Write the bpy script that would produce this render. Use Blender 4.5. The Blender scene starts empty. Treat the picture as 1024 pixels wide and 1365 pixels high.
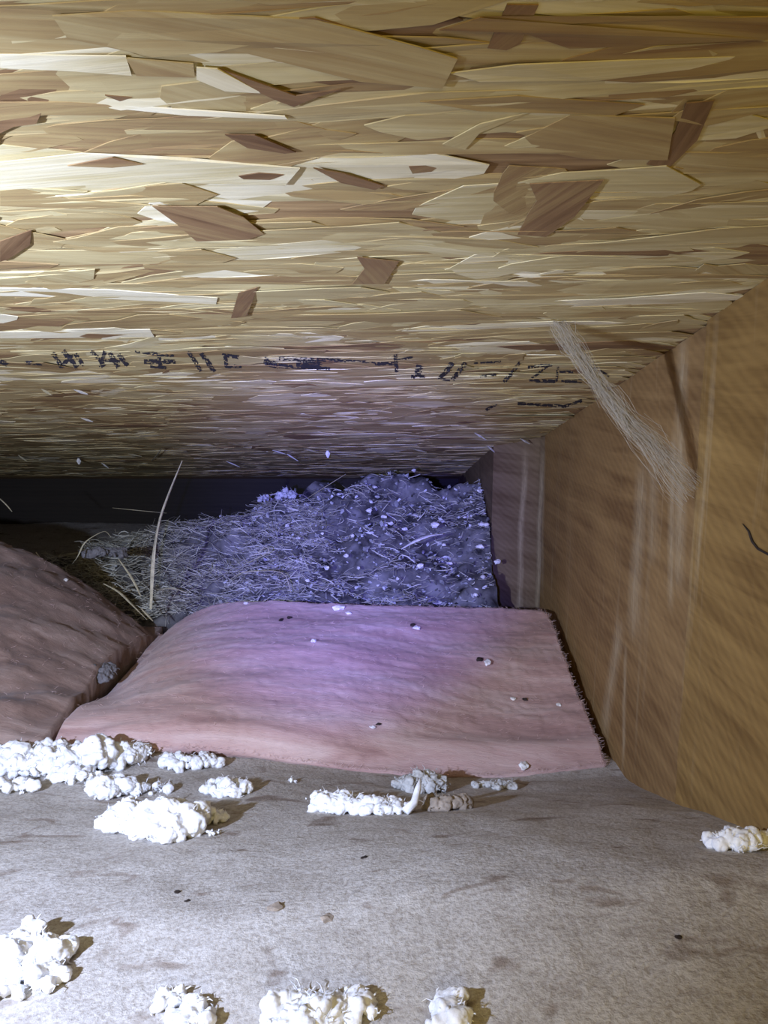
import bpy, bmesh, math, random
from mathutils import Vector, noise, Matrix
from mathutils.bvhtree import BVHTree

# ---------------------------------------------------------------- camera
W, H, F = 1024, 1365, 1110.0
PITCH = math.radians(10)
CH = 0.40                       # eye height above the ceiling joists' level
cp, sp = math.cos(PITCH), math.sin(PITCH)
SC = bpy.context.scene
C = SC.collection
cam_d = bpy.data.cameras.new('camera')
cam = bpy.data.objects.new('camera', cam_d); C.objects.link(cam)
cam.location = (0, 0, CH)
cam.rotation_euler = (math.radians(90) - PITCH, 0, 0)
cam_d.sensor_fit = 'VERTICAL'; cam_d.sensor_height = 36.0
cam_d.lens = 36.0 * F / H
cam_d.clip_start = 0.01
SC.camera = cam

# ---------------------------------------------------------------- world, lights, exposure
SC.view_settings.view_transform = 'Standard'; SC.view_settings.look = 'None'
SC.view_settings.gamma = 1; SC.view_settings.use_curve_mapping = False
SC.view_settings.exposure = 0.0
w = bpy.data.worlds.new('attic_air'); SC.world = w; w.use_nodes = True
w.node_tree.nodes['Background'].inputs[0].default_value = (1.0, 0.78, 0.36, 1)
w.node_tree.nodes['Background'].inputs[1].default_value = 0.035

def light(name, kind, loc, energy, color, aim=None, **kw):
    d = bpy.data.lights.new(name, kind); o = bpy.data.objects.new(name, d); C.objects.link(o)
    o.location = loc; d.energy = energy; d.color = color
    for k, v in kw.items(): setattr(d, k, v)
    if aim is not None:
        o.rotation_euler = (Vector(aim) - Vector(loc)).to_track_quat('-Z', 'Y').to_euler()
    return o
# hand torch held low on the left of the lens: cool white
light('torch', 'SPOT', (-0.30, 0.06, CH - 0.02), 27.0, (0.55, 0.66, 1.0), aim=(-0.27, 0.42, CH - 0.09),
      spot_size=math.radians(134), spot_blend=0.9, shadow_soft_size=0.006)
# added spot, not a real lamp: imitates a blue-violet lens flare over the nest
light('added_nest_spot', 'SPOT', (-0.045, 0.0, CH - 0.01), 74.0, (0.17, 0.18, 1.0), aim=(-0.045, 1.1, CH - 0.215),
      spot_size=math.radians(30), spot_blend=1.0, shadow_soft_size=0.004)
# warm bulb of the attic behind
light('attic_bulb', 'AREA', (0.02, -0.35, CH + 0.0), 1.5, (1.0, 0.80, 0.22), aim=(0.3, 0.6, CH - 0.02),
      shape='DISK', size=0.25)

# ---------------------------------------------------------------- geometry of the view
def P(x, y, d):
    cx = (x - 512) / F * d; cu = -(y - 682.5) / F * d
    return Vector((cx, d * cp + cu * sp, CH - d * sp + cu * cp))
RX = 0.20                                        # face of the rafter on the right
def on_rafter(x, y, X=RX): return P(x, y, X * F / (x - 512))
_a = on_rafter(1024, 375); _b = on_rafter(680, 612)
RB = (_a.z - _b.z) / (_b.y - _a.y); RA = _a.z + RB * _a.y    # roof: z = RA - RB*y
def roof_z(y): return RA - RB * y
def on_roof(x, y, off=0.0):
    v = P(x, y, 1.0) - Vector((0, 0, CH))
    t = (RA - CH - off) / (v.z + RB * v.y)
    return Vector((0, 0, CH)) + v * t
RN = Vector((0, -RB, -1)).normalized()           # roof normal, pointing down into the attic
def sm(t):
    t = max(0, min(1, t)); return t * t * (3 - 2 * t)
def lerp(a, b, t): return a + (b - a) * t
def floor_z(X, Y):
    s = sm((X + 0.30) / 0.46)
    k = max(0, min(1, (Y - 0.34) / 0.30)); k = k * k * (3 - 2 * k) * .35 + k * .65
    z = CH - lerp(0.268, 0.224, s) - lerp(0.036, 0.112, s) * k
    z -= 0.02 * sm((Y - 0.66) / 0.1)
    n = noise.noise(Vector((X * 5, Y * 5, 1.7))) * 0.006 + noise.noise(Vector((X * 22, Y * 22, 4))) * 0.0016
    n += noise.noise(Vector((X * 90, Y * 90, 9))) * 0.0006
    return z + n
def on_floor(x, y):
    v = P(x, y, 1.0) - Vector((0, 0, CH)); t = 0.2
    while t < 1.2:
        p = Vector((0, 0, CH)) + v * t
        if p.z < floor_z(p.x, p.y): return p
        t += 0.001
    return p

# ---------------------------------------------------------------- helpers
def mesh_obj(name, bm, mat, parent=None, smooth=False):
    me = bpy.data.meshes.new(name)
    if isinstance(bm, bmesh.types.BMesh): bm.to_mesh(me); bm.free()
    else: me.from_pydata(*bm)
    if smooth: me.shade_smooth()
    me.materials.append(mat)
    o = bpy.data.objects.new(name, me); C.objects.link(o)
    if parent is not None: o.parent = parent
    return o
def tag(o, label=None, cat=None, group=None, kind=None):
    if label: o['label'] = label
    if cat: o['category'] = cat
    if group: o['group'] = group
    if kind: o['kind'] = kind
    return o
def add_box(bm, x0, x1, y0, y1, z0, z1):
    r = bmesh.ops.create_cube(bm, size=1)
    for v in r['verts']:
        v.co = Vector((lerp(x0, x1, v.co.x + .5), lerp(y0, y1, v.co.y + .5), lerp(z0, z1, v.co.z + .5)))
def add_tube(V, Fc, pts, radii, n=4, flat=1.0):
    base = len(V); m = len(pts)
    for i, p in enumerate(pts):
        t = (pts[min(i + 1, m - 1)] - pts[max(i - 1, 0)]).normalized()
        a = t.cross(Vector((0, 0, 1)))
        if a.length < 1e-3: a = t.cross(Vector((1, 0, 0)))
        a.normalize(); b = t.cross(a)
        for k in range(n):
            an = 2 * math.pi * k / n
            V.append(p + (a * math.cos(an) + b * math.sin(an) * flat) * radii[i])
    for i in range(m - 1):
        for k in range(n):
            Fc.append((base + i * n + k, base + i * n + (k + 1) % n, base + (i + 1) * n + (k + 1) % n, base + (i + 1) * n + k))
    Fc.append(tuple(base + k for k in range(n - 1, -1, -1)))
    Fc.append(tuple(base + (m - 1) * n + k for k in range(n)))

# ---------------------------------------------------------------- materials
class NT:
    def __init__(s, name):
        s.m = bpy.data.materials.new(name); s.m.use_nodes = True
        s.t = s.m.node_tree; s.b = s.t.nodes['Principled BSDF']
    def n(s, typ, **kw):
        nd = s.t.nodes.new(typ)
        for k, v in kw.items():
            if k in nd.inputs.keys() if hasattr(nd.inputs, 'keys') else False: nd.inputs[k].default_value = v
            else: setattr(nd, k, v)
        return nd
    def l(s, a, b): s.t.links.new(a, b)
    def coords(s, scale=(1, 1, 1), rot=(0, 0, 0), src='Object'):
        tc = s.n('ShaderNodeTexCoord'); mp = s.n('ShaderNodeMapping')
        mp.inputs['Scale'].default_value = scale; mp.inputs['Rotation'].default_value = rot
        s.l(tc.outputs[src], mp.inputs[0]); return mp.outputs[0]
    def noise(s, co, scale, detail=4, rough=0.55, dist=0.0):
        t = s.n('ShaderNodeTexNoise'); t.inputs['Scale'].default_value = scale
        t.inputs['Detail'].default_value = detail; t.inputs['Roughness'].default_value = rough
        t.inputs['Distortion'].default_value = dist
        s.l(co, t.inputs['Vector']); return t.outputs['Fac']
    def ramp(s, fac, stops):
        r = s.n('ShaderNodeValToRGB'); e = r.color_ramp.elements
        while len(e) > 2: e.remove(e[-1])
        for i, (p, c) in enumerate(stops):
            if i < 2: e[i].position = p
            else: e.new(p)
            e[i].color = (*c, 1) if len(c) == 3 else c
        s.l(fac, r.inputs[0]); return r.outputs[0]
    def mix(s, fac, a, b, mode='MIX'):
        m = s.n('ShaderNodeMix'); m.data_type = 'RGBA'; m.blend_type = mode
        for sock, v in ((m.inputs['Factor'], fac), (m.inputs[6], a), (m.inputs[7], b)):
            if isinstance(v, (int, float)): sock.default_value = v
            elif isinstance(v, tuple): sock.default_value = (*v, 1)
            else: s.l(v, sock)
        return m.outputs[2]
    def math(s, op, a, b=0.0, clamp=False):
        m = s.n('ShaderNodeMath'); m.operation = op; m.use_clamp = clamp
        for i, v in enumerate((a, b)):
            if isinstance(v, (int, float)): m.inputs[i].default_value = v
            else: s.l(v, m.inputs[i])
        return m.outputs[0]
    def bump(s, h, strength, dist):
        b = s.n('ShaderNodeBump'); b.inputs['Strength'].default_value = strength; b.inputs['Distance'].default_value = dist
        s.l(h, b.inputs['Height']); s.l(b.outputs[0], s.b.inputs['Normal'])
    def out(s, col, rough=0.8, spec=0.3):
        if isinstance(col, tuple): s.b.inputs['Base Color'].default_value = (*col, 1)
        else: s.l(col, s.b.inputs['Base Color'])
        s.b.inputs['Roughness'].default_value = rough
        s.b.inputs['Specular IOR Level'].default_value = spec
        return s.m

def strand_material(name='wood_strand'):
    m = NT(name)
    at = m.n('ShaderNodeAttribute'); at.attribute_name = 'tone'
    sep = m.n('ShaderNodeSeparateColor'); m.l(at.outputs['Color'], sep.inputs[0])
    tone, rnd = sep.outputs[0], sep.outputs[1]
    uv = m.n('ShaderNodeUVMap'); uv.uv_map = 'grain'
    mp = m.n('ShaderNodeMapping'); mp.inputs['Scale'].default_value = (9, 260, 1)
    m.l(uv.outputs[0], mp.inputs[0])
    off = m.n('ShaderNodeCombineXYZ'); m.l(m.math('MULTIPLY', rnd, 50.0), off.inputs[0]); m.l(m.math('MULTIPLY', rnd, 37.0), off.inputs[2])
    m.l(off.outputs[0], mp.inputs['Location'])
    g = m.noise(mp.outputs[0], 1.0, 5, 0.6, 0.4)
    mp2 = m.n('ShaderNodeMapping'); mp2.inputs['Scale'].default_value = (14, 50, 1)
    m.l(uv.outputs[0], mp2.inputs[0]); m.l(off.outputs[0], mp2.inputs['Location'])
    g2 = m.noise(mp2.outputs[0], 1.0, 3, 0.6, 0.3)
    t = m.math('ADD', tone, m.math('MULTIPLY', m.math('SUBTRACT', g, 0.5), 0.55))
    t = m.math('ADD', t, m.math('MULTIPLY', m.math('SUBTRACT', g2, 0.5), 0.45), True)
    col = m.ramp(t, [(0.0, (0.11, 0.055, 0.022)), (0.22, (0.23, 0.135, 0.06)), (0.43, (0.36, 0.255, 0.105)),
                     (0.7, (0.53, 0.44, 0.22)), (1.0, (0.80, 0.73, 0.52))])
    m.bump(g, 0.5, 0.0006)
    return m.out(col, 0.55, 0.35)
M_strand = strand_material()
def plain_panel():
    m = NT('pressed_panel'); co = m.coords((6, 90, 6))
    n = m.noise(co, 2.0, 5)
    col = m.ramp(n, [(0.3, (0.16, 0.085, 0.035)), (0.7, (0.42, 0.28, 0.13))])
    m.bump(n, 0.5, 0.001)
    return m.out(col, 0.7)
M_panel = plain_panel()

def lumber(name, dark=(0.13, 0.064, 0.02), light_=(0.33, 0.20, 0.075), dust=True, runs=()):
    m = NT(name)
    co = m.coords((1, 1, 1))
    # grain runs along the board, saw marks cross it at a slant
    g = m.noise(m.coords((1, 3.0, 42)), 2.2, 6, 0.6, 0.6)
    big = m.noise(co, 9.0, 3, 0.5)
    saw = m.n('ShaderNodeTexWave'); saw.wave_type = 'BANDS'; saw.bands_direction = 'Z'
    saw.inputs['Scale'].default_value = 42; saw.inputs['Distortion'].default_value = 3.5; saw.inputs['Detail'].default_value = 2
    m.l(m.coords((1, 1, 1), (math.radians(-24), 0, 0)), saw.inputs['Vector'])
    f = m.math('ADD', m.math('MULTIPLY', g, 0.65), m.math('MULTIPLY', big, 0.38))
    f = m.math('ADD', f, m.math('MULTIPLY', m.math('SUBTRACT', saw.outputs['Fac'], 0.5), 0.06))
    col = m.ramp(f, [(0.30, dark), (0.50, tuple((a + b) / 2 for a, b in zip(dark, light_))), (0.74, light_)])
    if dust:
        # pale dusty runs down the board, at their own places along its length
        n1 = m.noise(m.coords((1, 46, 2.0)), 1.0, 4, 0.6, 0.5)
        n2 = m.noise(m.coords((1, 7, 5)), 1.0, 3, 0.5, 0.3)
        k = m.math('MULTIPLY', m.ramp(n1, [(0.56, (0, 0, 0)), (0.74, (1, 1, 1))]), m.ramp(n2, [(0.38, (0, 0, 0)), (0.65, (1, 1, 1))]))
        sp_ = m.noise(co, 260, 3, 0.7)
        col = m.mix(m.math('MULTIPLY', k, m.math('ADD', 0.2, m.math('MULTIPLY', sp_, 0.6))), col, (0.50, 0.40, 0.24))
    if runs:
        sx = m.n('ShaderNodeSeparateXYZ'); m.l(co, sx.inputs[0])
        wob = m.math('MULTIPLY', m.math('SUBTRACT', m.noise(co, 14, 3), .5), .012)
        yy = m.math('ADD', sx.outputs[1], wob)
        tot = None
        for (ya, za, yb_, zb, wd, am) in runs:      # a run of dust from (ya, za) up to (yb, zb)
            u = m.math('DIVIDE', m.math('SUBTRACT', sx.outputs[2], za), zb - za)
            yc = m.math('ADD', m.math('MULTIPLY', u, yb_ - ya), ya)
            e = m.math('DIVIDE', m.math('ABSOLUTE', m.math('SUBTRACT', yy, yc)), wd)
            e = m.math('SUBTRACT', 1.0, e, True)
            v = m.math('MULTIPLY', u, m.math('SUBTRACT', 1.0, u)); v = m.math('MULTIPLY', v, 7.0, True)
            e = m.math('MULTIPLY', m.math('MULTIPLY', e, v), am)
            tot = e if tot is None else m.math('MAXIMUM', tot, e)
        tx = m.noise(m.coords((1, 5, 1)), 60, 4, .7)
        tot = m.math('MULTIPLY', tot, m.ramp(tx, [(.3, (.25,) * 3), (.65, (1, 1, 1))]))
        col = m.mix(tot, col, (0.55, 0.45, 0.28))
    h = m.math('ADD', m.math('MULTIPLY', g, 0.6), m.math('MULTIPLY', saw.outputs['Fac'], 0.3))
    m.bump(h, 0.4, 0.0012)
    return m.out(col, 0.75, 0.25)
def rr_(x0, y0, x1, y1, wd, am):
    a = on_rafter(x0, y0); b = on_rafter(x1, y1); return (a.y, a.z, b.y, b.z, wd, am)
M_rafter = lumber('rafter_wood', runs=[rr_(903,800,911,430,.016,.5), rr_(893,820,899,560,.009,.5), rr_(842,860,858,610,.022,.5), rr_(804,985,828,820,.018,.5),
    rr_(911,1060,920,880,.012,.5), rr_(830,1020,834,850,.006,.5), rr_(870,760,872,560,.020,.3), rr_(722,800,726,590,.012,.5)])
M_plainwood = lumber('side_wood')
M_board = lumber('near_board_wood', (0.13, 0.066, 0.016), (0.34, 0.205, 0.062))
M_tail = lumber('tail_wood', (0.10, 0.06, 0.03), (0.24, 0.17, 0.10), runs=[(1.045, 0, 1.045, .3, .008, .7), (1.08, 0, 1.078, .3, .007, .6)])
M_back = lumber('shaded_fascia_wood', (0.018, 0.014, 0.01), (0.035, 0.028, 0.02), False)  # near-black: the gloom of the eave is put into the wood colour

def dusty():
    m = NT('dusty_paper')
    co = m.coords()
    a = m.noise(co, 9, 4, 0.6); b = m.noise(co, 60, 5, 0.65); c = m.noise(m.coords((1, 1.8, 1)), 30, 3, 0.5, 0.8)
    d = m.noise(co, 420, 3, 0.7)
    col = m.ramp(m.math('ADD', m.math('MULTIPLY', a, 0.5), m.math('MULTIPLY', b, 0.5)),
                 [(0.32, (0.385, 0.35, 0.305)), (0.5, (0.51, 0.475, 0.425)), (0.7, (0.61, 0.58, 0.53))])
    col = m.mix(m.ramp(c, [(0.28, (1, 1, 1)), (0.40, (0, 0, 0))]), col, (0.26, 0.21, 0.17))
    col = m.mix(m.math('MULTIPLY', m.ramp(d, [(0.35, (1, 1, 1)), (0.58, (0, 0, 0))]), 0.55), col, (0.22, 0.18, 0.14))
    m.bump(m.math('ADD', m.math('MULTIPLY', d, 0.35), b), 0.7, 0.0022)
    return m.out(col, 0.95, 0.1)
M_dusty = dusty()

def batt_mat(name, c0, c1, c2, rot):
    m = NT(name)
    co = m.coords((1, 1, 1))
    st = m.noise(m.coords((4, 26, 14), (0, 0, rot)), 1.6, 5, 0.6, 0.9)
    bl = m.noise(co, 7, 3, 0.5)
    fb = m.noise(m.coords((60, 420, 300), (0, 0, rot)), 1.0, 4, 0.7, 1.0)
    f = m.math('ADD', m.math('MULTIPLY', st, 0.6), m.math('ADD', m.math('MULTIPLY', bl, 0.28), m.math('MULTIPLY', fb, 0.14)))
    col = m.ramp(f, [(0.39, c0), (0.51, c1), (0.63, c2)])
    m.bump(m.math('ADD', m.math('MULTIPLY', st, 0.5), m.math('MULTIPLY', fb, 0.5)), 0.5, 0.003)
    m.out(col, 0.95, 0.1)
    m.b.inputs['Sheen Weight'].default_value = 0.15
    return m.m
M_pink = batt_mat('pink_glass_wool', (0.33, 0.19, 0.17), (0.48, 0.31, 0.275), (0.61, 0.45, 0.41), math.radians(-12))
M_pink2 = batt_mat('warm_dim_pink_glass_wool', (0.14, 0.085, 0.065), (0.25, 0.165, 0.13), (0.38, 0.28, 0.235), math.radians(52))  # same wool as the main batt, warm dim light put into its colour

def fluff():
    m = NT('white_cellulose_fluff')
    co = m.coords()
    n = m.noise(co, 120, 4, 0.6)
    col = m.ramp(n, [(0.3, (0.66, 0.66, 0.66)), (0.6, (0.90, 0.90, 0.90))])
    m.bump(n, 0.6, 0.0015)
    m.out(col, 0.95, 0.1)
    m.b.inputs['Subsurface Weight'].default_value = 0.35
    m.b.inputs['Subsurface Radius'].default_value = (1, 1, 1)
    m.b.inputs['Subsurface Scale'].default_value = 0.004
    return m.m
M_fluff = fluff()
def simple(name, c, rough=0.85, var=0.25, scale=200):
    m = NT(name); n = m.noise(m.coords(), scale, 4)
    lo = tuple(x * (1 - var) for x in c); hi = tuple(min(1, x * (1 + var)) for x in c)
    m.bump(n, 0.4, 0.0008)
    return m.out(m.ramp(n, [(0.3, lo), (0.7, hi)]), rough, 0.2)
M_greyfluff = simple('grey_fluff', (0.50, 0.49, 0.46))
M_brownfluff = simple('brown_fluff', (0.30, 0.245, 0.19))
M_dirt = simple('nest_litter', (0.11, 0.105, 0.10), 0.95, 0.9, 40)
M_crumb = simple('pale_crumb', (0.75, 0.73, 0.70))
M_feather = simple('grey_down', (0.42, 0.42, 0.45))
M_wisp = simple('dark_grey_down', (0.17, 0.16, 0.165))
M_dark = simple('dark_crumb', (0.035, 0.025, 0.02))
M_ink = simple('stamp_ink', (0.035, 0.032, 0.04), 0.9)
M_blade = simple('dry_blade', (0.50, 0.45, 0.30))
def straw_mat():
    m = NT('dry_straw')
    g = m.n('ShaderNodeNewGeometry')
    col = m.ramp(g.outputs['Random Per Island'], [(0, (0.12, 0.11, 0.08)), (0.5, (0.34, 0.32, 0.25)), (1, (0.62, 0.60, 0.50))])
    return m.out(col, 0.7, 0.3)
M_straw = straw_mat()
def web_mat():
    m = NT('cobweb_silk'); m.out((0.50, 0.44, 0.34), 0.9, 0.1); m.b.inputs['Alpha'].default_value = 0.65
    return m.m
M_web = web_mat()
M_hair = simple('loose_glass_fibre', (0.62, 0.44, 0.40))

# ================================================================ SETTING
R = random.Random(7)
# ---- roof sheathing: a strand board nailed on the rafters, sloping down to the eave
YE = 1.69
XL, XR = -0.95, 0.20
def roof_box(bm, x0, x1, y0, y1, t):
    vs = []
    for (x, y) in ((x0, y0), (x1, y0), (x1, y1), (x0, y1)):
        vs.append(bm.verts.new((x, y, roof_z(y))))
    up = [bm.verts.new(v.co - RN * t) for v in vs]
    bm.faces.new(vs[::-1]); bm.faces.new(up)
    for i in range(4): bm.faces.new((vs[i], vs[(i + 1) % 4], up[(i + 1) % 4], up[i]))
bm = bmesh.new(); roof_box(bm, XL, 0.30, -0.30, YE, 0.012)
bmesh.ops.recalc_face_normals(bm, faces=bm.faces)
ceiling = mesh_obj('ceiling', bm, M_panel); tag(ceiling, kind='structure', label='sloping strand board roof sheathing coming down to the eave', cat='ceiling')

AX = Vector((1, 0, 0)); AY = Vector((0, 1, -RB)).normalized()
def strand_shape(cx, cy, L, Wd, ang, off, tilt, seed, pts=None):
    """a thin flat wood strand lying against the roof: outline, underside and edge"""
    r = random.Random(seed)
    if pts is None:
        n = 6; up, dn = [], []
        skew = r.uniform(-0.5, 0.5) * Wd
        for i in range(n + 1):
            u = i / n
            taper = min(1, (u + 0.04) * r.uniform(3, 9), (1.04 - u) * r.uniform(3, 9))
            h = Wd / 2 * taper
            bend = Wd * 0.25 * math.sin(u * 3 + seed % 7)
            x = (u - 0.5) * L
            up.append((x + skew * (1 - abs(2 * u - 1)) * .3 + skew * .5, bend + h * r.uniform(.78, 1.05)))
            dn.append((x - skew * .5, bend - h * r.uniform(.78, 1.05)))
        out = up + dn[::-1]
    else: out = pts
    ca, sa = math.cos(ang), math.sin(ang)
    lo, hi = [], []
    for (x, y) in out:
        X = cx + x * ca - y * sa; Y = cy + x * sa + y * ca
        o = off + tilt * y + 0.0006 * math.sin(x * 60 + seed)
        base = Vector((X, 0, roof_z(0))) + AY * Y
        lo.append(base + RN * max(0.0002, o)); hi.append(base + RN * max(-0.001, o - 0.0004))
    return out, lo, hi
def roofY(y): return y / AY.y        # world y -> distance down the slope
strands = []
# hand placed dark strands seen in the sheathing (outline in photograph pixels on the roof plane)
marks = [
 ([(718,0),(694,52),(675,61),(650,58),(676,0)], .20),
 ([(952,128),(930,180),(892,218),(862,214),(900,170),(915,132)], .22),
 ([(805,232),(766,282),(728,310),(690,308),(704,280),(716,262),(706,240)], .24),
 ([(292,84),(340,100),(395,118),(455,107),(410,124),(392,133),(366,124),(330,108)], .14),
 ([(300,173),(340,172),(395,194),(380,196),(330,190)], .16),
 ([(318,227),(345,222),(378,224),(360,231),(325,231)], .08),
 ([(90,213),(150,200),(190,210),(150,214)], .18),
 ([(203,267),(290,267),(325,282),(352,305),(330,312),(262,314),(235,290)], .25),
 ([(344,378),(329,416),(308,419),(318,385)], .22),
 ([(476,336),(532,344),(512,374),(470,372),(486,352)], .26),
 ([(418,215),(460,224),(512,242),(500,247),(455,236)], .15),
 ([(0,316),(42,302),(40,322),(10,340),(0,342)], .12),
 ([(545,216),(590,214),(575,224),(550,226)], .20),
 ([(140,121),(176,124),(160,129)], .12),
 ([(586,30),(640,14),(760,60),(1024,42),(1024,12),(800,20)], .36),
 ([(70,10),(180,6),(420,18),(560,52),(610,68),(590,108),(480,100),(330,66),(180,62),(90,40)], .54),
 ([(700,180),(760,150),(900,150),(890,206),(780,208),(715,196)], .36),
 ([(0,380),(140,382),(290,394),(288,402),(100,394),(0,390)], .95),
 ([(0,440),(200,436),(206,446),(0,448)], .9),
 ([(165,135),(380,146),(384,150),(250,146),(165,140)], 1.0),
 ([(0,66),(168,66),(176,92),(100,86),(0,84)], .85),
 ([(168,68),(258,76),(260,94),(182,92)], .40),
 ([(262,80),(290,82),(350,116),(300,112),(262,96)], .9),
 ([(600,90),(690,76),(860,72),(980,70),(960,82),(800,98),(640,100)], .80),
 ([(560,128),(690,120),(860,136),(820,150),(640,140)], .42),
 ([(0,128),(90,130),(220,140),(200,150),(60,146),(0,152)], .36),
 ([(590,186),(640,160),(706,146),(640,172),(620,194)], .6),
 ([(0,208),(110,198),(240,206),(400,216),(380,240),(200,238),(0,246)], .80),
 ([(0,250),(30,248),(90,262),(200,268),(120,276),(0,270)], .45),
]
for i, (poly, tone) in enumerate(marks):
    q = [on_roof(*p) for p in poly]
    q = [(v.x, roofY(v.y)) for v in q]
    cx = sum(a for a, b in q) / len(q); cy = sum(b for a, b in q) / len(q)
    if sum(a[0] * b[1] - a[1] * b[0] for a, b in zip(q, q[1:] + q[:1])) > 0: q = q[::-1]
    # fibre direction of the strand = its longest span
    far = max(((a, b) for a in q for b in q), key=lambda t: math.dist(*t)); fd = math.atan2(far[1][1] - far[0][1], far[1][0] - far[0][0])
    strands.append(dict(pts=[(a - cx, b - cy) for a, b in q], cx=cx, cy=cy, L=.1, W=.02, ang=0, fd=fd, off=.0015 + .0001 * (i % 4) + (.0004 if tone < .3 else 0), tilt=0, tone=tone, seed=i * 13 + 5, near=-1))
y0s = roofY(0.05); y1s = roofY(1.62)
for i in range(3600):
    u = R.random()
    cy = lerp(y0s, y1s, u ** 1.15)
    cx = R.uniform(-0.80, 0.22)
    cross = R.random() < 0.05
    L = R.uniform(.045, .17) if not cross else R.uniform(.02, .06)
    Wd = R.uniform(.006, .022) if R.random() < .7 else R.uniform(.018, .036)
    fs_ = .8 + .9 * cy; Wd *= fs_
    ang = R.gauss(0, .085) + (R.choice((-1, 1)) * R.uniform(.5, 1.3) if cross else 0)
    r = R.random()
    tone = R.uniform(.34, .52) if r < .34 else (R.uniform(.48, .74) if r < .84 else (R.uniform(.76, .95) if r < .95 else R.uniform(.14, .3)))
    if cx + L / 2 > XR - 0.002: cx = XR - 0.002 - L / 2
    strands.append(dict(pts=None, cx=cx, cy=cy, L=L, W=Wd, ang=ang, fd=0, off=R.uniform(.0002, .0010), tilt=R.gauss(0, .03), tone=tone, seed=i * 7 + 100, near=cy))
def strand_geo(s, V, Fc, T, U):
    out, lo, hi = strand_shape(s['cx'], s['cy'], s['L'], s['W'], s['ang'], s['off'], s['tilt'], s['seed'], s['pts'])
    b = len(V); n = len(lo); V += lo + hi
    ca, sa = math.cos(s['fd']), math.sin(s['fd'])
    uv = [(x * ca + y * sa, -x * sa + y * ca) for x, y in out] * 2
    rnd = (s['seed'] * .6180339) % 1
    fs = [tuple(range(b, b + n)), tuple(range(b + 2 * n - 1, b + n - 1, -1))] + [(b + k, b + n + k, b + n + (k + 1) % n, b + (k + 1) % n) for k in range(n)]
    for f in fs:
        Fc.append(f)
        for v in f: T.append((s['tone'], rnd, 0, 1)); U.append(uv[v - b])
def strand_mesh(name, lst):
    V, Fc, T, U = [], [], [], []
    for s in lst: strand_geo(s, V, Fc, T, U)
    me = bpy.data.meshes.new(name); me.from_pydata([tuple(v) for v in V], [], Fc)
    ca = me.color_attributes.new('tone', 'FLOAT_COLOR', 'CORNER'); ca.data.foreach_set('color', [c for t in T for c in t])
    ul = me.uv_layers.new(name='grain'); ul.data.foreach_set('uv', [c for t in U for c in t])
    me.materials.append(M_strand)
    return me, V, Fc
strands.sort(key=lambda s: s['near'])
# largest in the picture: the placed ones and the nearest wide ones in view
vis = [s for s in strands if s['pts'] or (on_roof(0, 0).y - .02 < s['cy'] * AY.y and abs(s['cx']) < s['cy'] * AY.y * .56 + .03)]
vis.sort(key=lambda s: -(9 if s['pts'] else s['L'] * s['W'] * (s['off'] + .0015) / s['cy'] ** 2))
single = vis[:298]; ids = set(id(s) for s in single)
for s in single:
    me, _, _ = strand_mesh('wood_strand', [s])
    o = bpy.data.objects.new('wood_strand', me); C.objects.link(o); o.parent = ceiling
me, V, Fc = strand_mesh('small_wood_strands', [s for s in strands if id(s) not in ids])
o = bpy.data.objects.new('small_wood_strands', me); C.objects.link(o); o.parent = ceiling; tag(o, kind='stuff')
allV, allF, T, U = [], [], [], []
for s in strands: strand_geo(s, allV, allF, T, U)
bvh = BVHTree.FromPolygons([tuple(v) for v in allV], allF)
# ---- worn stamped lettering across the sheathing
strokes = [
 # left run
 ((0,478),(10,484),7),((34,480),(56,482),4),((70,468),(82,486),5),((98,470),(80,488),5),((84,466),(103,488),6),((100,470),(112,486),5),
 ((122,466),(140,486),5),((140,466),(134,488),5),((146,468),(158,488),6),((158,470),(170,486),6),((140,478),(160,480),4),
 ((180,466),(232,472),4),((192,480),(234,480),6),((212,474),(214,488),5),((200,486),(222,488),4),
 ((251,466),(268,492),5),((268,468),(286,493),6),((296,470),(318,474),5),((300,472),(302,486),5),((300,486),(322,486),4),
 # long smear and what follows
 ((352,478),(372,486),8),((372,486),(440,490),5),((372,476),(440,478),4),((440,478),(500,482),4),((395,482),(430,484),7),
 ((500,484),(526,484),5),((527,470),(529,494),5),((529,478),(550,474),3),
 ((560,486),(556,498),9),((548,500),(566,501),5),
 ((604,481),(586,504),6),((621,481),(603,505),6),((590,504),(600,505),4),
 ((632,482),(668,480),3),((640,500),(664,496),3),
 ((694,481),(672,507),5),
 ((704,488),(736,484),3),((730,486),(706,504),3),((706,505),(740,506),5),((744,486),(742,506),3),((746,494),(764,494),3),
 ((748,506),(776,506),5),((776,488),(784,504),4),((784,496),(796,486),6),((800,492),(812,500),3),
 ((648,545),(662,536),4),((690,536),(752,540),4),((752,540),(776,532),4),
]
V, Fc = [], []
camv = Vector((0, 0, CH))
for k, (a, b, wd) in enumerate(strokes):
    A = Vector(a); B = Vector(b); d = B - A; L = d.length; d /= L; nn = Vector((-d.y, d.x))
    nu = max(3, int(L / 1.6)); nv = max(2, int(wd / 1.3))
    grid = {}
    for i in range(nu + 1):
        for j in range(nv + 1):
            q = A + d * (L * i / nu) + nn * (wd * (j / nv - .5)) + Vector((R.uniform(-.4, .4), R.uniform(-.4, .4)))
            p = on_roof(q.x, q.y)
            hit = bvh.ray_cast(p + RN * .02, -RN, .03)
            hp = hit[0] if hit[0] is not None else p
            grid[i, j] = len(V); V.append(hp + RN * .00015)
    for i in range(nu):
        for j in range(nv):
            q = A + d * (L * (i + .5) / nu)
            if noise.noise(Vector((q.x * .22, (q.y + j * 2) * .35, k))) < -.22: continue
            Fc.append((grid[i, j], grid[i + 1, j], grid[i + 1, j + 1], grid[i, j + 1]))
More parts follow.
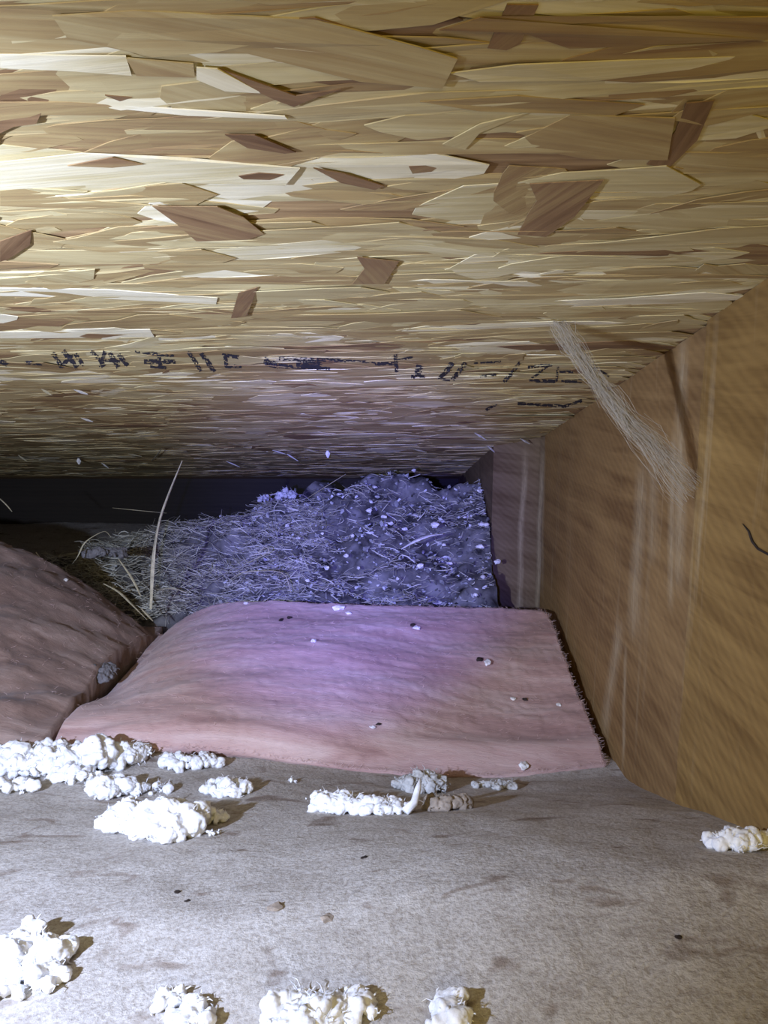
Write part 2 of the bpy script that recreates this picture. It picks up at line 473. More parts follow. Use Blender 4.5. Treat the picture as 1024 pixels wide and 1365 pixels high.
o = mesh_obj('stamped_lettering', ([tuple(v) for v in V], [], Fc), M_ink, ceiling)
tag(o, 'worn black stamped lettering running across the sheathing')

# ---- dusty floor
def floor_mesh():
    V, Fc = [], []
    nx, ny = 260, 300
    x0, x1, y0, y1 = -0.95, 0.36, -0.25, 1.75
    for j in range(ny + 1):
        t = j / ny; Y = y0 + (y1 - y0) * t
        for i in range(nx + 1):
            X = lerp(x0, x1, i / nx); V.append((X, Y, floor_z(X, Y)))
    for j in range(ny):
        for i in range(nx):
            a = j * (nx + 1) + i; Fc.append((a, a + 1, a + nx + 2, a + nx + 1))
    b = len(V); V += [(x0, y0, 0), (x1, y0, 0), (x1, y1, 0), (x0, y1, 0)]; Fc.append((b, b + 3, b + 2, b + 1))
    return V, [], Fc
fl = mesh_obj('floor', floor_mesh(), M_dusty, smooth=True); tag(fl, 'dusty beige ceiling board seen from above', 'floor', kind='structure')

# ---- walls closing the bay
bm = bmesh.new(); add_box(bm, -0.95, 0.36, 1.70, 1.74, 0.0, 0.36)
tag(mesh_obj('wall_back', bm, M_back), 'fascia board closing the eave behind the nest, shade of the eave put into its colour', 'wall', kind='structure')
bm = bmesh.new(); add_box(bm, -0.96, -0.92, -0.25, 1.72, 0.0, 0.60)
tag(mesh_obj('wall_left', bm, M_plainwood), 'rafter closing the far side of the bay', 'wall', kind='structure')

# ---- right hand rafter (wood members, things of their own)
def member(name, face, thick, zlow, mat, parent=None):
    """face: list of (x, y) plan points of the visible face, near to far; rough sawn board standing upright"""
    V, Fc = [], []
    n = 0; cols = []
    for (x0, y0), (x1, y1) in zip(face, face[1:]):
        m = max(1, int(math.hypot(x1 - x0, y1 - y0) / .012))
        for i in range(m + (1 if (x1, y1) == face[-1] else 0)):
            t = i / m; cols.append((lerp(x0, x1, t), lerp(y0, y1, t)))
    rows = 26
    for (x, y) in cols:
        zt = roof_z(y) - .0006
        for k in range(rows + 1):
            z = lerp(zlow, zt, k / rows)
            V.append((x + noise.noise(Vector((y * 12, z * 30, 2))) * .0008, y, z))
    for i in range(len(cols) - 1):
        for k in range(rows):
            a = i * (rows + 1) + k; Fc.append((a, a + 1, a + rows + 2, a + rows + 1))
    b = len(V)
    for (x, y) in cols: V += [(x + thick, y, zlow), (x + thick, y, roof_z(y) - .0006)]
    for i in range(len(cols) - 1):
        a = b + 2 * i; Fc.append((a, a + 2, a + 3, a + 1))
        f = i * (rows + 1); g = f + rows + 1
        Fc.append((f, g, a + 2, a)); Fc.append((f + rows, a + 1, a + 3, g + rows))
    f = 0; Fc.append(tuple(list(range(0, rows + 1)) + [b + 1, b]))
    l = (len(cols) - 1) * (rows + 1); e = b + 2 * (len(cols) - 1)
    Fc.append(tuple(list(range(l + rows, l - 1, -1)) + [e, e + 1]))
    return mesh_obj(name, (V, [], Fc), mat, parent)
def ry(x, X=RX): return on_rafter(x, 700, X).y
yA = ry(927); yB = ry(722)
near = member('sister_board', [(RX - .004, -.22), (RX - .0035, yA - .006), (RX - .001, yA)], .034, .04, M_board)
tag(near, 'rough brown board nearest the camera, fixed against the roof on the right', 'board')
raf = member('rafter', [(RX, yA + .0008), (RX, yB - .004), (RX + .002, yB)], .036, .015, M_rafter)
tag(raf, 'brown sawn rafter beside the pink insulation with slanting saw marks', 'rafter')
tail = member('rafter_tail', [(RX + .001, yB + .0015), (RX - .003, yB + .015), (RX - .050, yB + .10), (RX - .050, 1.66)], .03, .005, M_tail)
tag(tail, 'greyish rafter tail running into the eave beside the nest', 'rafter')
# crack in the near board
V, Fc = [], []
ck = [on_rafter(*p, RX - .0045) for p in ((990,698),(998,708),(1003,722),(1010,731),(1026,740))]
add_tube(V, Fc, ck, [.0002, .0006, .0008, .0007, .0006], 5)
o = mesh_obj('crack', ([tuple(v) for v in V], [], Fc), M_dark, near)

# ================================================================ PINK BATTS
def batt(name, top, xr, yr, nx, ny, mat, seed):
    """closed slab: top(u, v) gives the position of the top skin, the underside lies on the floor"""
    V, Fc = [], []
    for j in range(ny + 1):
        for i in range(nx + 1):
            p = top(i / nx, j / ny)
            V.append(p)
    N = len(V)
    for j in range(ny + 1):
        for i in range(nx + 1):
            p = V[j * (nx + 1) + i]
            V.append(Vector((p.x, p.y, min(p.z - .004, floor_z(p.x, p.y) + .0005))))
    for j in range(ny):
        for i in range(nx):
            a = j * (nx + 1) + i; Fc.append((a, a + 1, a + nx + 2, a + nx + 1)); b = a + N; Fc.append((b, b + nx + 1, b + nx + 2, b + 1))
    ring = [i for i in range(nx + 1)] + [j * (nx + 1) + nx for j in range(1, ny + 1)] + [ny * (nx + 1) + i for i in range(nx - 1, -1, -1)] + [j * (nx + 1) for j in range(ny - 1, 0, -1)]
    for a, b in zip(ring, ring[1:] + ring[:1]): Fc.append((a, a + N, b + N, b))
    return mesh_obj(name, ([tuple(v) for v in V], [], Fc), mat, smooth=True), V[:N]
fr = P(801, 1033, .705); br = P(742, 806, .955)
def above_floor(X, Y, z, th=.002):
    g = floor_z(X, Y) + th; k = .005; d = z - g
    return g + (d + math.sqrt(d * d + k * k)) / 2
def main_top(u, v):
    yf = fr.y + .010 * math.sin(u * 7) - .045 * (1 - u); yb = br.y + .006 * math.sin(u * 9 + 1) + .008 * (1 - u)
    Y = lerp(yf, yb, v)
    xr_ = .189 - .0035 * sm((v - .1) / .5) - .010 * sm((v - .93) / .07) + .0015 * noise.noise(Vector((v * 30, 0, 3)))
    X = lerp(-.264, xr_, u)
    zf = lerp(CH - .286, fr.z, sm(u * 1.05)); zb = lerp(CH - .262, br.z, sm(u * 1.3))
    z = lerp(zf, zb, v ** .92)
    z += .012 * math.sin(math.pi * v) * math.sin(math.pi * min(1, u * 1.1))
    e = u / .34
    if e < 1: z -= .075 * (1 - math.sqrt(max(0, 1 - (1 - e) ** 2))) * (.35 + .65 * v)
    fe = v / .06
    if fe < 1: z -= .012 * (1 - fe) ** 2
    be = (1 - v) / .05
    if be < 1: z -= .006 * (1 - be) ** 2
    # combed layers of wool, slanting across the batt
    q = Vector((X * 7 + Y * 4, (Y * 1.0 - X * .30) * 20, seed_m))
    z += noise.noise(q) * .0048 + noise.noise(Vector((X * 45, Y * 70, 2))) * .0013 + noise.noise(Vector((X * 160, Y * 160, 5))) * .0008
    z += .004 * noise.noise(Vector((X * 9, Y * 9, 8)))
    z = above_floor(X, Y, z, .002 + .014 * sm(v / .12))
    return Vector((X, Y, z))
seed_m = 3.3
mb, MV = batt('insulation_batt', main_top, None, None, 230, 130, M_pink, 1)
tag(mb, 'pink glass wool batt with square end lying flat beside the rafter', 'insulation')
def left_top(u, v):
    X0 = -.80; X1 = -.270 + .003 * math.sin(v * 9)
    X = lerp(X0, X1, u); Y = lerp(.585, 1.0, v) - .03 * u * v
    z = CH - lerp(.264, .185, sm(v * .95 + .05))
    a = max(0, (u - .35) / .65)
    z -= .145 * a ** 2.6 * (.16 + .84 * v)
    z += .02 * math.sin(math.pi * v)
    fe = v / .08
    if fe < 1: z -= .030 * (1 - fe) ** 2
    be = (1 - v) / .12
    if be < 1: z -= .03 * (1 - be) ** 2
    q = Vector(((X * .75 + Y * .65) * 6, (X * .65 - Y * .75) * 30, 1.1))
    z += noise.noise(q) * .008 + noise.noise(Vector((X * 60, Y * 60, 2))) * .0025 + noise.noise(Vector((X * 170, Y * 170, 5))) * .001
    z = above_floor(X, Y, z, .002 + .014 * sm(v / .15))
    return Vector((X, Y, z))
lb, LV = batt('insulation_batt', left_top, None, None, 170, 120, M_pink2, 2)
tag(lb, 'pink glass wool batt, warm dim light put into its brownish colour, heaped up on the left, folded into a crease', 'insulation')
# loose fibres standing off the wool, one part per batt
def fibres(parent, VV, cnt, seed, edge=None):
    r = random.Random(seed); V, Fc = [], []
    for i in range(cnt):
        p = VV[edge[r.randrange(len(edge))]] if edge and r.random() < .55 else VV[r.randrange(len(VV))]
        d = Vector((r.gauss(0, 1), r.gauss(0, .6), r.uniform(.0, .7))).normalized(); L = r.uniform(.002, .005)
        b = Vector((r.gauss(0, 1), r.gauss(0, 1), r.gauss(0, .4))) * .0015
        add_tube(V, Fc, [p - d * .001, p + d * L * .5 + b, p + d * L], [.00012, .0001, .00005], 3)
    o = mesh_obj('loose_fibres', ([tuple(v) for v in V], [], Fc), M_hair, parent); tag(o, kind='stuff')
nx, ny = 230, 130
edge = [j * (nx + 1) + nx for j in range(ny + 1)] + [ny * (nx + 1) + i for i in range(nx + 1)] + [i for i in range(nx + 1)]
fibres(mb, MV, 2600, 5, edge)
fibres(lb, LV, 1500, 6)
bvh_main = BVHTree.FromPolygons([tuple(v) for v in MV], [(j * 231 + i, j * 231 + i + 1, (j + 1) * 231 + i + 1, (j + 1) * 231 + i) for j in range(130) for i in range(230)])
bvh_left = BVHTree.FromPolygons([tuple(v) for v in LV], [(j * 171 + i, j * 171 + i + 1, (j + 1) * 171 + i + 1, (j + 1) * 171 + i) for j in range(120) for i in range(170)])
def ray(b, x, y):
    v = (P(x, y, 1) - camv).normalized(); h = b.ray_cast(camv, v); return h[0]

# ================================================================ NEST
def ytop(x):
    k = [(-60, 775), (20, 762), (100, 742), (200, 716), (290, 690), (350, 664), (420, 645), (660, 640), (720, 640)]
    for (a, ya), (b, yb) in zip(k, k[1:]):
        if x <= b: return lerp(ya, yb, max(0, (x - a) / (b - a)))
    return 640
def nest_p(x, t, lift=0.0):
    """surface of the litter: t 0 at its foot behind the batts, 1 at its crest under the roof"""
    d = lerp(1.03, 1.27, t); y = lerp(835, ytop(x), t ** .9)
    p = P(x, y, d); p.x = min(p.x, RX - .054)
    n = noise.noise(Vector((p.x * 18, p.y * 18, p.z * 18))) * .034 + noise.noise(Vector((p.x * 55, p.y * 55, p.z * 55))) * .014
    return p + Vector((0, -.5, .75)) * (n + lift)
V, Fc = [], []
nx, ny = 150, 60
for j in range(ny + 1):
    for i in range(nx + 1):
        x = lerp(-60, 668, i / nx)
        if j == 0: p = nest_p(x, 0); p.z = floor_z(p.x, p.y)
        elif j == ny: p = nest_p(x, 1); p.y += .14; p.z = floor_z(p.x, p.y)
        elif j == ny - 1: p = nest_p(x, 1); p.y += .08; p.z -= .02
        else: p = nest_p(x, (j - 1) / (ny - 3))
        V.append(tuple(p))
for j in range(ny):
    for i in range(nx):
        a = j * (nx + 1) + i; Fc.append((a, a + 1, a + nx + 2, a + nx + 1))
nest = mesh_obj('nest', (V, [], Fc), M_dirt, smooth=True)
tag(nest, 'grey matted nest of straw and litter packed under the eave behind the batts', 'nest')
V, Fc = [], []
for i in range(7200):
    x = R.uniform(40, 655) if R.random() < .55 else R.uniform(60, 430)
    t = R.uniform(0.05, 1.0)
    p = nest_p(x, t, R.uniform(-.001, .009))
    if noise.noise(Vector((x * .02, t * 3.5, 6))) < -.18 and R.random() < .8: continue
    L = R.uniform(.010, .045) if x < 430 else R.uniform(.005, .026)
    a = R.gauss(0, .7) + (math.pi if R.random() < .5 else 0)
    d = Vector((math.cos(a), math.sin(a) * .6, R.gauss(0, .28) + .4 * abs(math.sin(a)))).normalized()
    c = Vector((R.gauss(0, 1), R.gauss(0, .5), R.gauss(0, .8))) * L * .12
    rr = R.uniform(.00025, .0007)
    pts = [p - d * L / 2, p - d * L / 6 + c, p + d * L / 6 + c, p + d * L / 2]
    for q in pts: q.x = min(q.x, RX - .054)
    add_tube(V, Fc, pts, [rr, rr * 1.2, rr, rr * .5], 3)
o = mesh_obj('straw', ([tuple(v) for v in V], [], Fc), M_straw, nest); tag(o, kind='stuff')
# shredded scraps in the litter
V, Fc = [], []
for i in range(1500):
    x = R.uniform(330, 655) if R.random() < .8 else R.uniform(100, 400)
    p = nest_p(x, R.uniform(.03, 1), R.uniform(.001, .007)); s = R.uniform(.0012, .0040) * (1.7 if R.random() < .12 else 1)
    b = len(V); M_ = Matrix.Rotation(R.uniform(0, 6), 3, 'X') @ Matrix.Rotation(R.uniform(0, 6), 3, 'Z')
    for k in range(6):
        an = k * math.pi / 3; q = M_ @ Vector((math.cos(an) * s * R.uniform(.6, 1.3), math.sin(an) * s * R.uniform(.3, .8), R.uniform(-.3, .3) * s)); V.append(p + q)
    c = M_ @ Vector((0, 0, s * .35)); V.append(p + c); V.append(p - c)
    for k in range(6): Fc.append((b + k, b + (k + 1) % 6, b + 6)); Fc.append((b + (k + 1) % 6, b + k, b + 7))
def scrap_mat():
    m = NT('litter_scraps'); g = m.n('ShaderNodeNewGeometry')
    col = m.ramp(g.outputs['Random Per Island'], [(0, (.03, .028, .025)), (.5, (.22, .22, .21)), (.85, (.45, .45, .44)), (1, (.75, .75, .75))])
    return m.out(col, .9, .1)
o = mesh_obj('litter_scraps', ([tuple(v) for v in V], [], Fc), scrap_mat(), nest); tag(o, kind='stuff')

# ---- single blades of dry grass
def blade(pts, wd, label, lean=0.0, mat=M_blade, flat=.35):
    V, Fc = [], []; Q = []
    for a, b in zip(pts, pts[1:]):
        for i in range(4): Q.append(a.lerp(b, i / 4))
    Q.append(pts[-1])
    for _ in range(2): Q = [Q[0]] + [(Q[i - 1] + Q[i] * 2 + Q[i + 1]) / 4 for i in range(1, len(Q) - 1)] + [Q[-1]]
    m = len(Q)
    rad = [wd * (.35 + .9 * math.sin(math.pi * min(.93, (i + .6) / m))) for i in range(m)]
    b0 = Q[0].copy()
    add_tube(V, Fc, [q - b0 for q in Q], rad, 6, flat)
    o = mesh_obj('grass_blade', ([tuple(v) for v in V], [], Fc), mat); o.location = b0
    tag(o, label, 'grass blade', 'single dry grass blades around the nest'); return o
blade([P(243,614,.958), P(228,650,.96), P(213,690,.962), P(204,740,.965), P(201,812,.965)], .0031, 'tall pale grass blade standing upright in the gap between the two batts')
blade([P(196,826,.95), P(176,806,.945), P(158,788,.945), P(138,778,.95)], .0018, 'short curved straw-coloured blade lying over the edge of the left batt')
blade([P(204,828,.948), P(197,820,.948), P(188,811,.95)], .0016, 'stubby blade end beside the foot of the tall upright blade')
blade([P(150,677,1.06), P(180,680,1.06), P(222,684,1.06)], .0008, 'thin level stalk crossing behind the tall upright blade')
blade([P(410,664,1.20), P(432,650,1.19), P(461,632,1.19)], .0012, 'slanting straw over the top of the nest near the roof', mat=M_blade)
blade([P(326,752,1.0), P(360,736,1.0), P(356,728,1.0), P(338,740,1.0)], .0011, 'bent straw lying on the middle of the nest')
blade([P(305,775,1.0), P(320,762,1.0), P(380,760,1.0), P(388,790,1.0)], .0011, 'arched straw at the foot of the nest')
blade([P(96,752,.99), P(104,742,.99), P(112,722,1.0), P(140,706,1.02), P(148,716,1.02)], .0009, 'looped thin straw at the dark left end of the nest')
blade([P(40,738,1.0), P(54,744,1.0), P(48,736,1.0)], .0012, 'short hooked straw above the left batt')
blade([P(-6,660,1.05), P(8,672,1.05), P(16,682,1.05)], .0011, 'lone straw tip at the dark left margin')
blade([P(250,790,.98), P(230,784,.98), P(205,786,.98)], .0011, 'straw leaning from the foot of the tall blade towards the pink batt')
blade([P(188,795,.97), P(176,770,.98), P(158,745,.99)], .0013, 'greenish blade slanting left behind the crease of the batts')
p = on_roof(202, 614, .001); q = on_roof(216, 594, .001)
blade([p + RN * .001, (p + q) / 2 + RN * .003, q + RN * .004], .0009, 'small sliver hanging from the sheathing above the tall blade')
# fluffy down caught on top of the nest
def blob_mesh(balls, seed, vox, amp=.0012, freq=160, fuzz=0):
    """lumpy wool mesh of overlapping balls, roughened"""
    bm = bmesh.new(); r = random.Random(seed)
    for (c, rad) in balls:
        res = bmesh.ops.create_icosphere(bm, subdivisions=2, radius=1)
        st = Vector((r.uniform(.8, 1.25), r.uniform(.8, 1.25), r.uniform(.7, 1.1)))
        for v in res['verts']:
            n = v.co.copy(); v.co = Vector((n.x * st.x, n.y * st.y, n.z * st.z)) * rad
            v.co += n * noise.noise((v.co + c) * freq + Vector((seed, 0, 0))) * rad * .55 + c
    return bm
def clump(name, px, py, wpx, hpx, n0, label, group=None, mat=M_fluff, seed=0, base=None, tall=.8, cat='insulation', ball=1.0):
    r = random.Random(seed * 31 + 3); n = n0 * 2
    c = base if base is not None else on_floor(px, py + hpx * .30)
    d = (c - camv).length; s = d / F
    w_ = wpx * s * 1.12; h_ = hpx * s * 1.2
    balls = []
    for i in range(n):
        a = r.uniform(0, 6.283); q = math.sqrt(r.random())
        x = math.cos(a) * q * w_ * .44; y = math.sin(a) * q * h_ * .40
        rad = r.uniform(.06, .19) * min(h_, w_) * ball
        hump = (1 - q * .75) * h_ * .42 * tall
        zz = r.uniform(.15, 1) * hump
        if base is None: g = floor_z(c.x + x, c.y + y) - c.z
        else: g = 0
        balls.append((Vector((x, y, g + zz + rad * .55)), rad))
    s_ = max(.0007, min(w_, h_) * .022)
    bm = blob_mesh(balls, seed, 0)
    # curly fibre ends
    V, Fc = [], []
    for i in range(int(n * 2)):
        b, rad = balls[r.randrange(n)]
        dd = Vector((r.gauss(0, 1), r.gauss(0, 1), r.gauss(.3, .8))).normalized()
        p0 = b + dd * rad * .85; side = dd.cross(Vector((r.gauss(0, 1), r.gauss(0, 1), r.gauss(0, 1)))).normalized()
        L = rad * r.uniform(.3, .9)
        add_tube(V, Fc, [p0, p0 + dd * L * .6 + side * L * .2, p0 + dd * L * .8 + side * L * .8], [L * .16, L * .12, L * .03], 4)
    me2 = bpy.data.meshes.new('tmp'); me2.from_pydata([tuple(v) for v in V], [], Fc); bm.from_mesh(me2); bpy.data.meshes.remove(me2)
    o = mesh_obj(name, bm, mat, smooth=True); o.location = c
    rm = o.modifiers.new('fuse', 'REMESH'); rm.mode = 'VOXEL'; rm.voxel_size = s_; rm.use_smooth_shade = True
    for (sc_, am) in ((.008, .0045), (.0025, .0022)):
        tx = bpy.data.textures.new('wool', 'CLOUDS'); tx.noise_scale = sc_; tx.noise_depth = 2
        dp = o.modifiers.new('wool', 'DISPLACE'); dp.texture = tx; dp.strength = am * min(1, min(w_, h_) / .02); dp.mid_level = .45
    V, Fc = [], []
    for i in range(int(n0 * 4)):
        b, rad = balls[r.randrange(n)]
        dd = Vector((r.gauss(0, 1), r.gauss(0, 1), r.gauss(.3, .8))).normalized()
        p0 = b + dd * rad * .8; side = dd.cross(Vector((r.gauss(0, 1), r.gauss(0, 1), r.gauss(0, 1)))).normalized()
        L = min(.006, rad * r.uniform(.6, 1.6))
        add_tube(V, Fc, [p0, p0 + dd * L * .6 + side * L * .2, p0 + dd * L * .8 + side * L * .7], [.00035, .0003, .0001], 3)
    f = mesh_obj('loose_fibres', ([tuple(v) for v in V], [], Fc), mat, o); tag(f, kind='stuff')
    tag(o, label, cat, group); return o
G = 'white insulation clumps scattered on the dusty board'
CL = [
 (14,1008,62,48,26,'round white clump at the left margin against the left batt'),
 (14,1046,60,30,12,'flat white clump just below the one at the left margin'),
 (66,1008,66,50,30,'white clump in front of the left batt, left part of the long ragged row'),
 (126,1004,70,62,40,'tallest white clump of the row, standing in front of the crease between batts'),
 (168,1000,46,44,22,'loose white clump with a curled tip at the left corner of the pink batt'),
 (152,1044,60,44,26,'white clump trailing off below the tallest one'),
 (240,1013,46,34,16,'small bright clump touching the front of the pink batt'),
 (274,1012,44,28,14,'thin greyish tuft beside the small bright clump at the batt'),
 (302,1046,56,36,18,'oval white clump left of the brown hollow near the batt'),
 (205,1048,40,26,9,'small tuft between the row and the big lower clump'),
 (100,1030,64,34,18,'low smear of white wool between the ragged row and the tuft trailing below it'),
 (40,1030,40,22,10,'little flat white tuft under the left part of the ragged row'),
 (178,1084,66,54,36,'left half of the big white clump below the row'),
 (222,1090,76,72,52,'biggest white clump, with its dark shadow to the right'),
 (284,1086,34,32,12,'small round tuft on the right side of the biggest clump'),
 (282,1110,22,14,5,'tiny bright flake in front of the biggest clump'),
 (387,1040,14,12,3,'tiny white crumb alone in front of the pink batt'),
 (455,1066,72,46,34,'long white clump lying in the middle before the pink batt, left part'),
 (512,1072,76,36,28,'right part of the long white clump, ending in a curl'),
 (20,1252,44,116,44,'tall white clump at the lower left margin'),
 (62,1262,52,62,26,'curled white clump beside the tall one at the lower left'),
 (52,1300,50,50,12,'faint tuft below the curled clump at lower left'),
 (225,1330,34,34,12,'small white tuft at the bottom edge, left of centre'),
 (252,1352,52,44,18,'white tuft cut by the bottom edge beside the small one'),
 (404,1348,92,62,54,'large bright clump at the bottom edge in the centre'),
 (472,1338,46,48,18,'grey-white tuft right of the large bottom clump'),
 (600,1342,46,62,26,'white tuft at the bottom edge with brown shadow to its right'),
 (986,1118,72,40,26,'white tuft lying against the near board on the right'),
 (1014,1090,34,34,14,'upper bit of fluff against the near board at the right margin'),
]
for i, (x, y, a, b, n, lb_) in enumerate(CL):
    clump('insulation_clump', x, y, a, b, n, lb_, G, seed=i + 1, tall=.9 if y < 1150 else .6)
clump('dust_clump', 560, 1040, 60, 44, 26, 'grey wispy tuft leaning on the front of the pink batt', mat=M_greyfluff, seed=60, tall=.9)
clump('dust_clump', 600, 1066, 66, 40, 24, 'brownish dust lump right of the long white clump', mat=M_brownfluff, seed=61, tall=.5)
clump('dust_clump', 660, 1044, 56, 22, 20, 'low greyish lump in front of the pink batt, right of centre', mat=M_greyfluff, seed=62, tall=.4)
# curl at the end of the long clump
V, Fc = [], []
cc = [on_floor(540,1086) + Vector((0, 0, .002)), on_floor(552,1084) + Vector((0, 0, .007)), on_floor(557,1082) + Vector((0, 0, .016)), on_floor(560,1080) + Vector((0, 0, .022))]
add_tube(V, Fc, [c - cc[0] for c in cc], [.003, .0026, .0022, .0008], 8)
o = mesh_obj('insulation_curl', ([tuple(v) for v in V], [], Fc), M_fluff, smooth=True); o.location = cc[0]
tag(o, 'thin white curl sticking up at the right end of the long clump', 'insulation')
# down in the crease of the batts and on the nest
for (x, y, a, b, n, lb_, bb) in [
    (130, 905, 40, 44, 20, 'grey wisp caught deep in the crease between the batts', ray(bvh_left, 128, 905) or P(128, 905, .80)),
    (130, 735, 56, 26, 20, 'grey fluff on the left end of the nest', P(140, 742, 1.03)),
    (382, 655, 24, 26, 14, 'bluish round tuft of down on top of the nest', P(382, 664, 1.18)),
    (352, 658, 16, 26, 8, 'pale feather-like tuft left of the round down on the nest', P(352, 668, 1.18))]:
    clump('down_tuft', x, y, a, b, n, lb_, mat=M_feather if x > 200 else M_wisp, seed=x, base=bb, tall=.7, cat='fluff')

# ---- crumbs on the batt, one by one
def crumb(name, p, s, mat, label, group, seed, cat='crumb', flat=.5):
    bm = bmesh.new(); bmesh.ops.create_icosphere(bm, subdivisions=2, radius=1); r = random.Random(seed)
    st = Vector((r.uniform(.8, 1.3), r.uniform(.6, 1), flat))
    for v in bm.verts:
        n = v.co.copy(); v.co = Vector((n.x * st.x, n.y * st.y, n.z * st.z)) * s * (1 + .6 * noise.noise(n * 1.7 + Vector((seed, 0, 0))))
    o = mesh_obj(name, bm, mat); o.location = p + Vector((0, 0, s * flat * .5)); o.rotation_euler = (0, 0, r.uniform(0, 6))
    tag(o, label, cat, group)
gw = 'pale crumbs lying on the pink batt'
for k, (x, y, s, lb_) in enumerate([
    (393,796,.0046,'bright crumb at the back edge of the pink batt, left of the wide flake'),
    (452,812,.0062,'widest white flake near the back edge of the pink batt'),
    (465,818,.0032,'small white crumb just right of the wide flake'),
    (440,803,.0036,'small crumb just above the wide flake'),
    (418,855,.0030,'lone white crumb on the upper part of the pink batt'),
    (328,805,.0032,'white crumb near the rounded back corner of the pink batt'),
    (650,884,.0055,'pale fleck with dark rim on the right half of the pink batt'),
    (555,838,.0042,'small pale fleck with dark rim upper right of the lone white crumb'),
    (684,932,.0026,'faint crumb below the dark-rimmed fleck'),
    (745,940,.0026,'small crumb near the right edge of the pink batt'),
    (497,970,.0024,'tiny crumb on the lower middle of the pink batt'),
    (698,1022,.0050,'soft pale crumb at the front edge of the pink batt'),
    (88,774,.0032,'small pale crumb on top of the left batt')]):
    h = ray(bvh_left if x < 100 else bvh_main, x, y)
    if h: crumb('crumb', h, s, M_crumb, lb_, gw if x > 100 else None, k + 9)
for k, (x, y, s, lb_) in enumerate([
    (640,880,.0040,'dark crumb on the left of the pale dark-rimmed fleck'), (550,834,.0034,'dark crumb beside the small pale fleck'),
    (375,827,.0030,'dark speck below the back edge of the pink batt, left of centre'), (386,824,.0026,'second dark speck close to the first near the back edge'),
    (505,966,.0020,'dark speck beside the tiny crumb on the lower middle'), (700,933,.0026,'dark speck right of the faint crumb')]):
    h = ray(bvh_main, x, y)
    if h: crumb('dark_crumb', h, s, M_dark, lb_, 'dark specks on the pink batt', k + 50)
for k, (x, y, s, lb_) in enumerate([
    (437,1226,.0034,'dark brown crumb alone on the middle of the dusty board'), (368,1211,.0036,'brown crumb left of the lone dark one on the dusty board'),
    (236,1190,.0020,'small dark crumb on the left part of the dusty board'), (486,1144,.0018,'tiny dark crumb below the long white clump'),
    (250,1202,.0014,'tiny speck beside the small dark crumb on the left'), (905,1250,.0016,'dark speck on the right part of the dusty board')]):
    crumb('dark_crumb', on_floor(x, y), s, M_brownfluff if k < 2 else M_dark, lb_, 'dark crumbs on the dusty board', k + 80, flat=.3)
# white flakes in the nest
fl_ = [(383,702,5),(492,682,6),(512,690,5),(521,699,5),(540,706,5),(580,701,8),(560,756,7),(592,727,4),(642,700,6),(640,730,6),(663,750,6),(648,700,5),(640,655,6),(470,715,4),(430,712,4),(436,758,5),(398,718,4),(402,746,3),(634,794,4),(600,752,4),(644,770,5),(530,772,4),(478,758,4),(410,775,4),(462,742,5),(552,628,5),(620,690,3),(500,650,4)]
for k, (x, y, s) in enumerate(fl_):
    best = None
    for t in [i / 60 for i in range(61)]:
        if abs(x) is None: break
        for xx in (x,):
            q = nest_p(xx, t, .004); v = q - camv
            dd = v.y * cp - v.z * sp; uu = v.y * sp + v.z * cp
            yy = 682.5 - F * uu / dd
            e = abs(yy - y)
            if best is None or e < best[0]: best = (e, q)
    p = best[1]; v = (P(x, y, 1) - camv); p = camv + v * ((p - camv).length / v.length) * .985
    crumb('insulation_flake', p, s * .00085, M_crumb, 'white flake stuck in the bluish nest litter', 'white flakes in the nest', k + 200, 'flake', .55)

# ---- long blue-white shred in the nest
blade([P(535,732,1.10), P(552,722,1.10), P(572,714,1.11), P(590,712,1.12)], .0035, 'broad pale shred lying in the right half of the nest', mat=M_crumb)
# white splinter at the corner of rafter tail and roof
blade([P(679,612,1.17), P(683,630,1.165), P(690,655,1.165)], .0022, 'white wood splinter sticking out at the top of the rafter tail', mat=M_crumb)
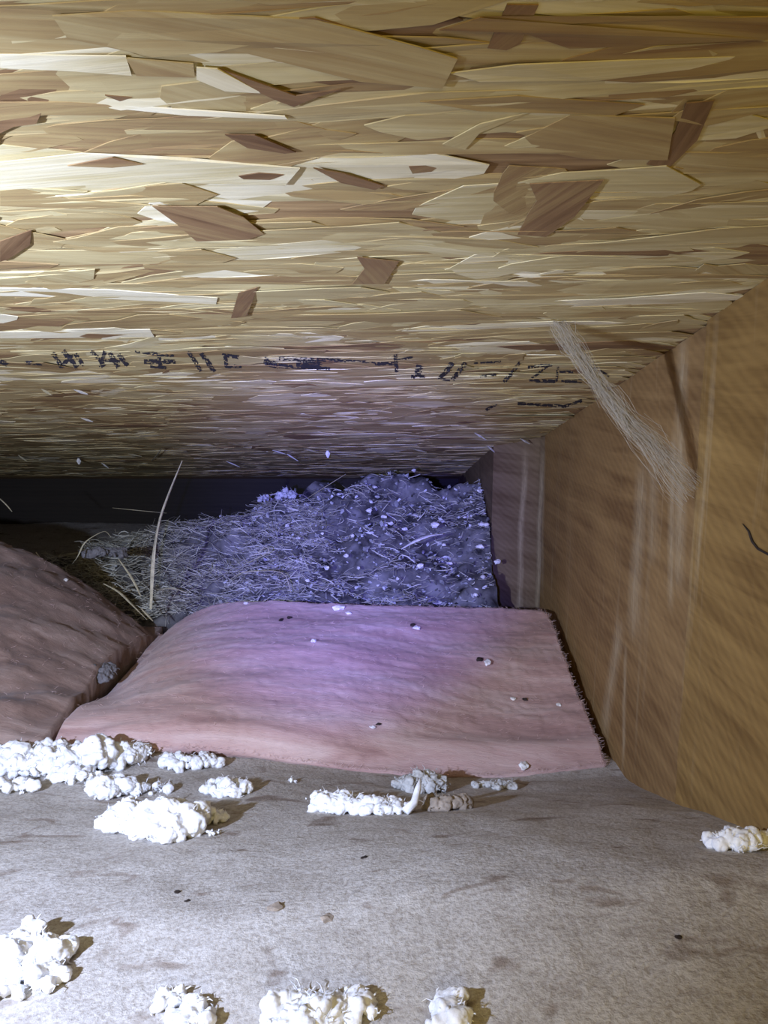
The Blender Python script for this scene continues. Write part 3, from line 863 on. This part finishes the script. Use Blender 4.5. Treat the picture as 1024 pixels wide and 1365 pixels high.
# splinters and bits hanging from the far sheathing
for k, (x, y, s, a) in enumerate([(62,518,6,.2),(108,518,8,0),(116,556,7,0),(180,604,8,0),(105,612,3,1.4),(140,618,5,.5),(30,608,6,.5),(310,616,9,.3),(388,606,10,.5),(415,598,9,.1),(437,602,4,1.5),(372,600,8,.1),(560,598,8,0),(640,578,8,.4),(700,585,6,.3),(720,594,5,1.3),(690,596,6,.6),(655,596,6,.6)]):
    p = on_roof(x, y, .0025); sc = (p - camv).length / F
    V = []; Fc = []
    d = Vector((math.cos(a), 0, 0)) + RN * math.sin(a) * .8
    L = s * sc * 2.2
    add_tube(V, Fc, [-d * L / 2 + RN * .001, RN * .003, d * L / 2 + RN * .005], [.0006, .0034, .0010], 4, .35)
    o = mesh_obj('wood_splinter', ([tuple(v) for v in V], [], Fc), M_crumb if k % 3 else M_blade); o.location = p
    tag(o, 'small pale splinter hanging from the lower sheathing', 'splinter', 'loose splinters hanging from the sheathing')

# ================================================================ COBWEB
V, Fc = [], []
wr = random.Random(11)
A0 = on_roof(742, 428, .001); B0 = on_rafter(925, 655, RX - .006)
for i in range(420):
    s = wr.gauss(0, 1); s2 = wr.gauss(0, 1)
    t0 = wr.random() * .75 if wr.random() < .8 else 0
    t1 = min(1, t0 + wr.uniform(.15, .6))
    side = Vector((.5, .6, .2)).normalized()
    pts = []
    for k in range(7):
        t = lerp(t0, t1, k / 6)
        wd = .0020 + .0035 * abs(t - .35) + .006 * max(0, t - .7)
        p = A0.lerp(B0, t) + Vector((-.012, -.012, .004)) * math.sin(math.pi * t)
        p += side * s * wd + Vector((.3, -.5, 1)) * s2 * wd * .8
        p.x = min(p.x, RX - .0015)
        p += Vector((noise.noise(Vector((i * 3.1, t * 5, 1))), noise.noise(Vector((i * 3.1, t * 5, 7))), noise.noise(Vector((i * 3.1, t * 5, 13))))) * .006
        p += Vector((0, .5, 1)) * noise.noise(Vector((t * 6, 2, 2))) * .008
        p.x = min(p.x, RX - .0015); p.z = min(p.z, roof_z(p.y) - .002)
        pts.append(p)
    rr = wr.uniform(.00005, .00013)
    add_tube(V, Fc, pts, [rr] * 7, 3)
web = mesh_obj('cobweb', ([tuple(v) for v in V], [], Fc), M_web)
tag(web, 'dusty cobweb strand stretched from the sheathing down to the rafter', 'cobweb')
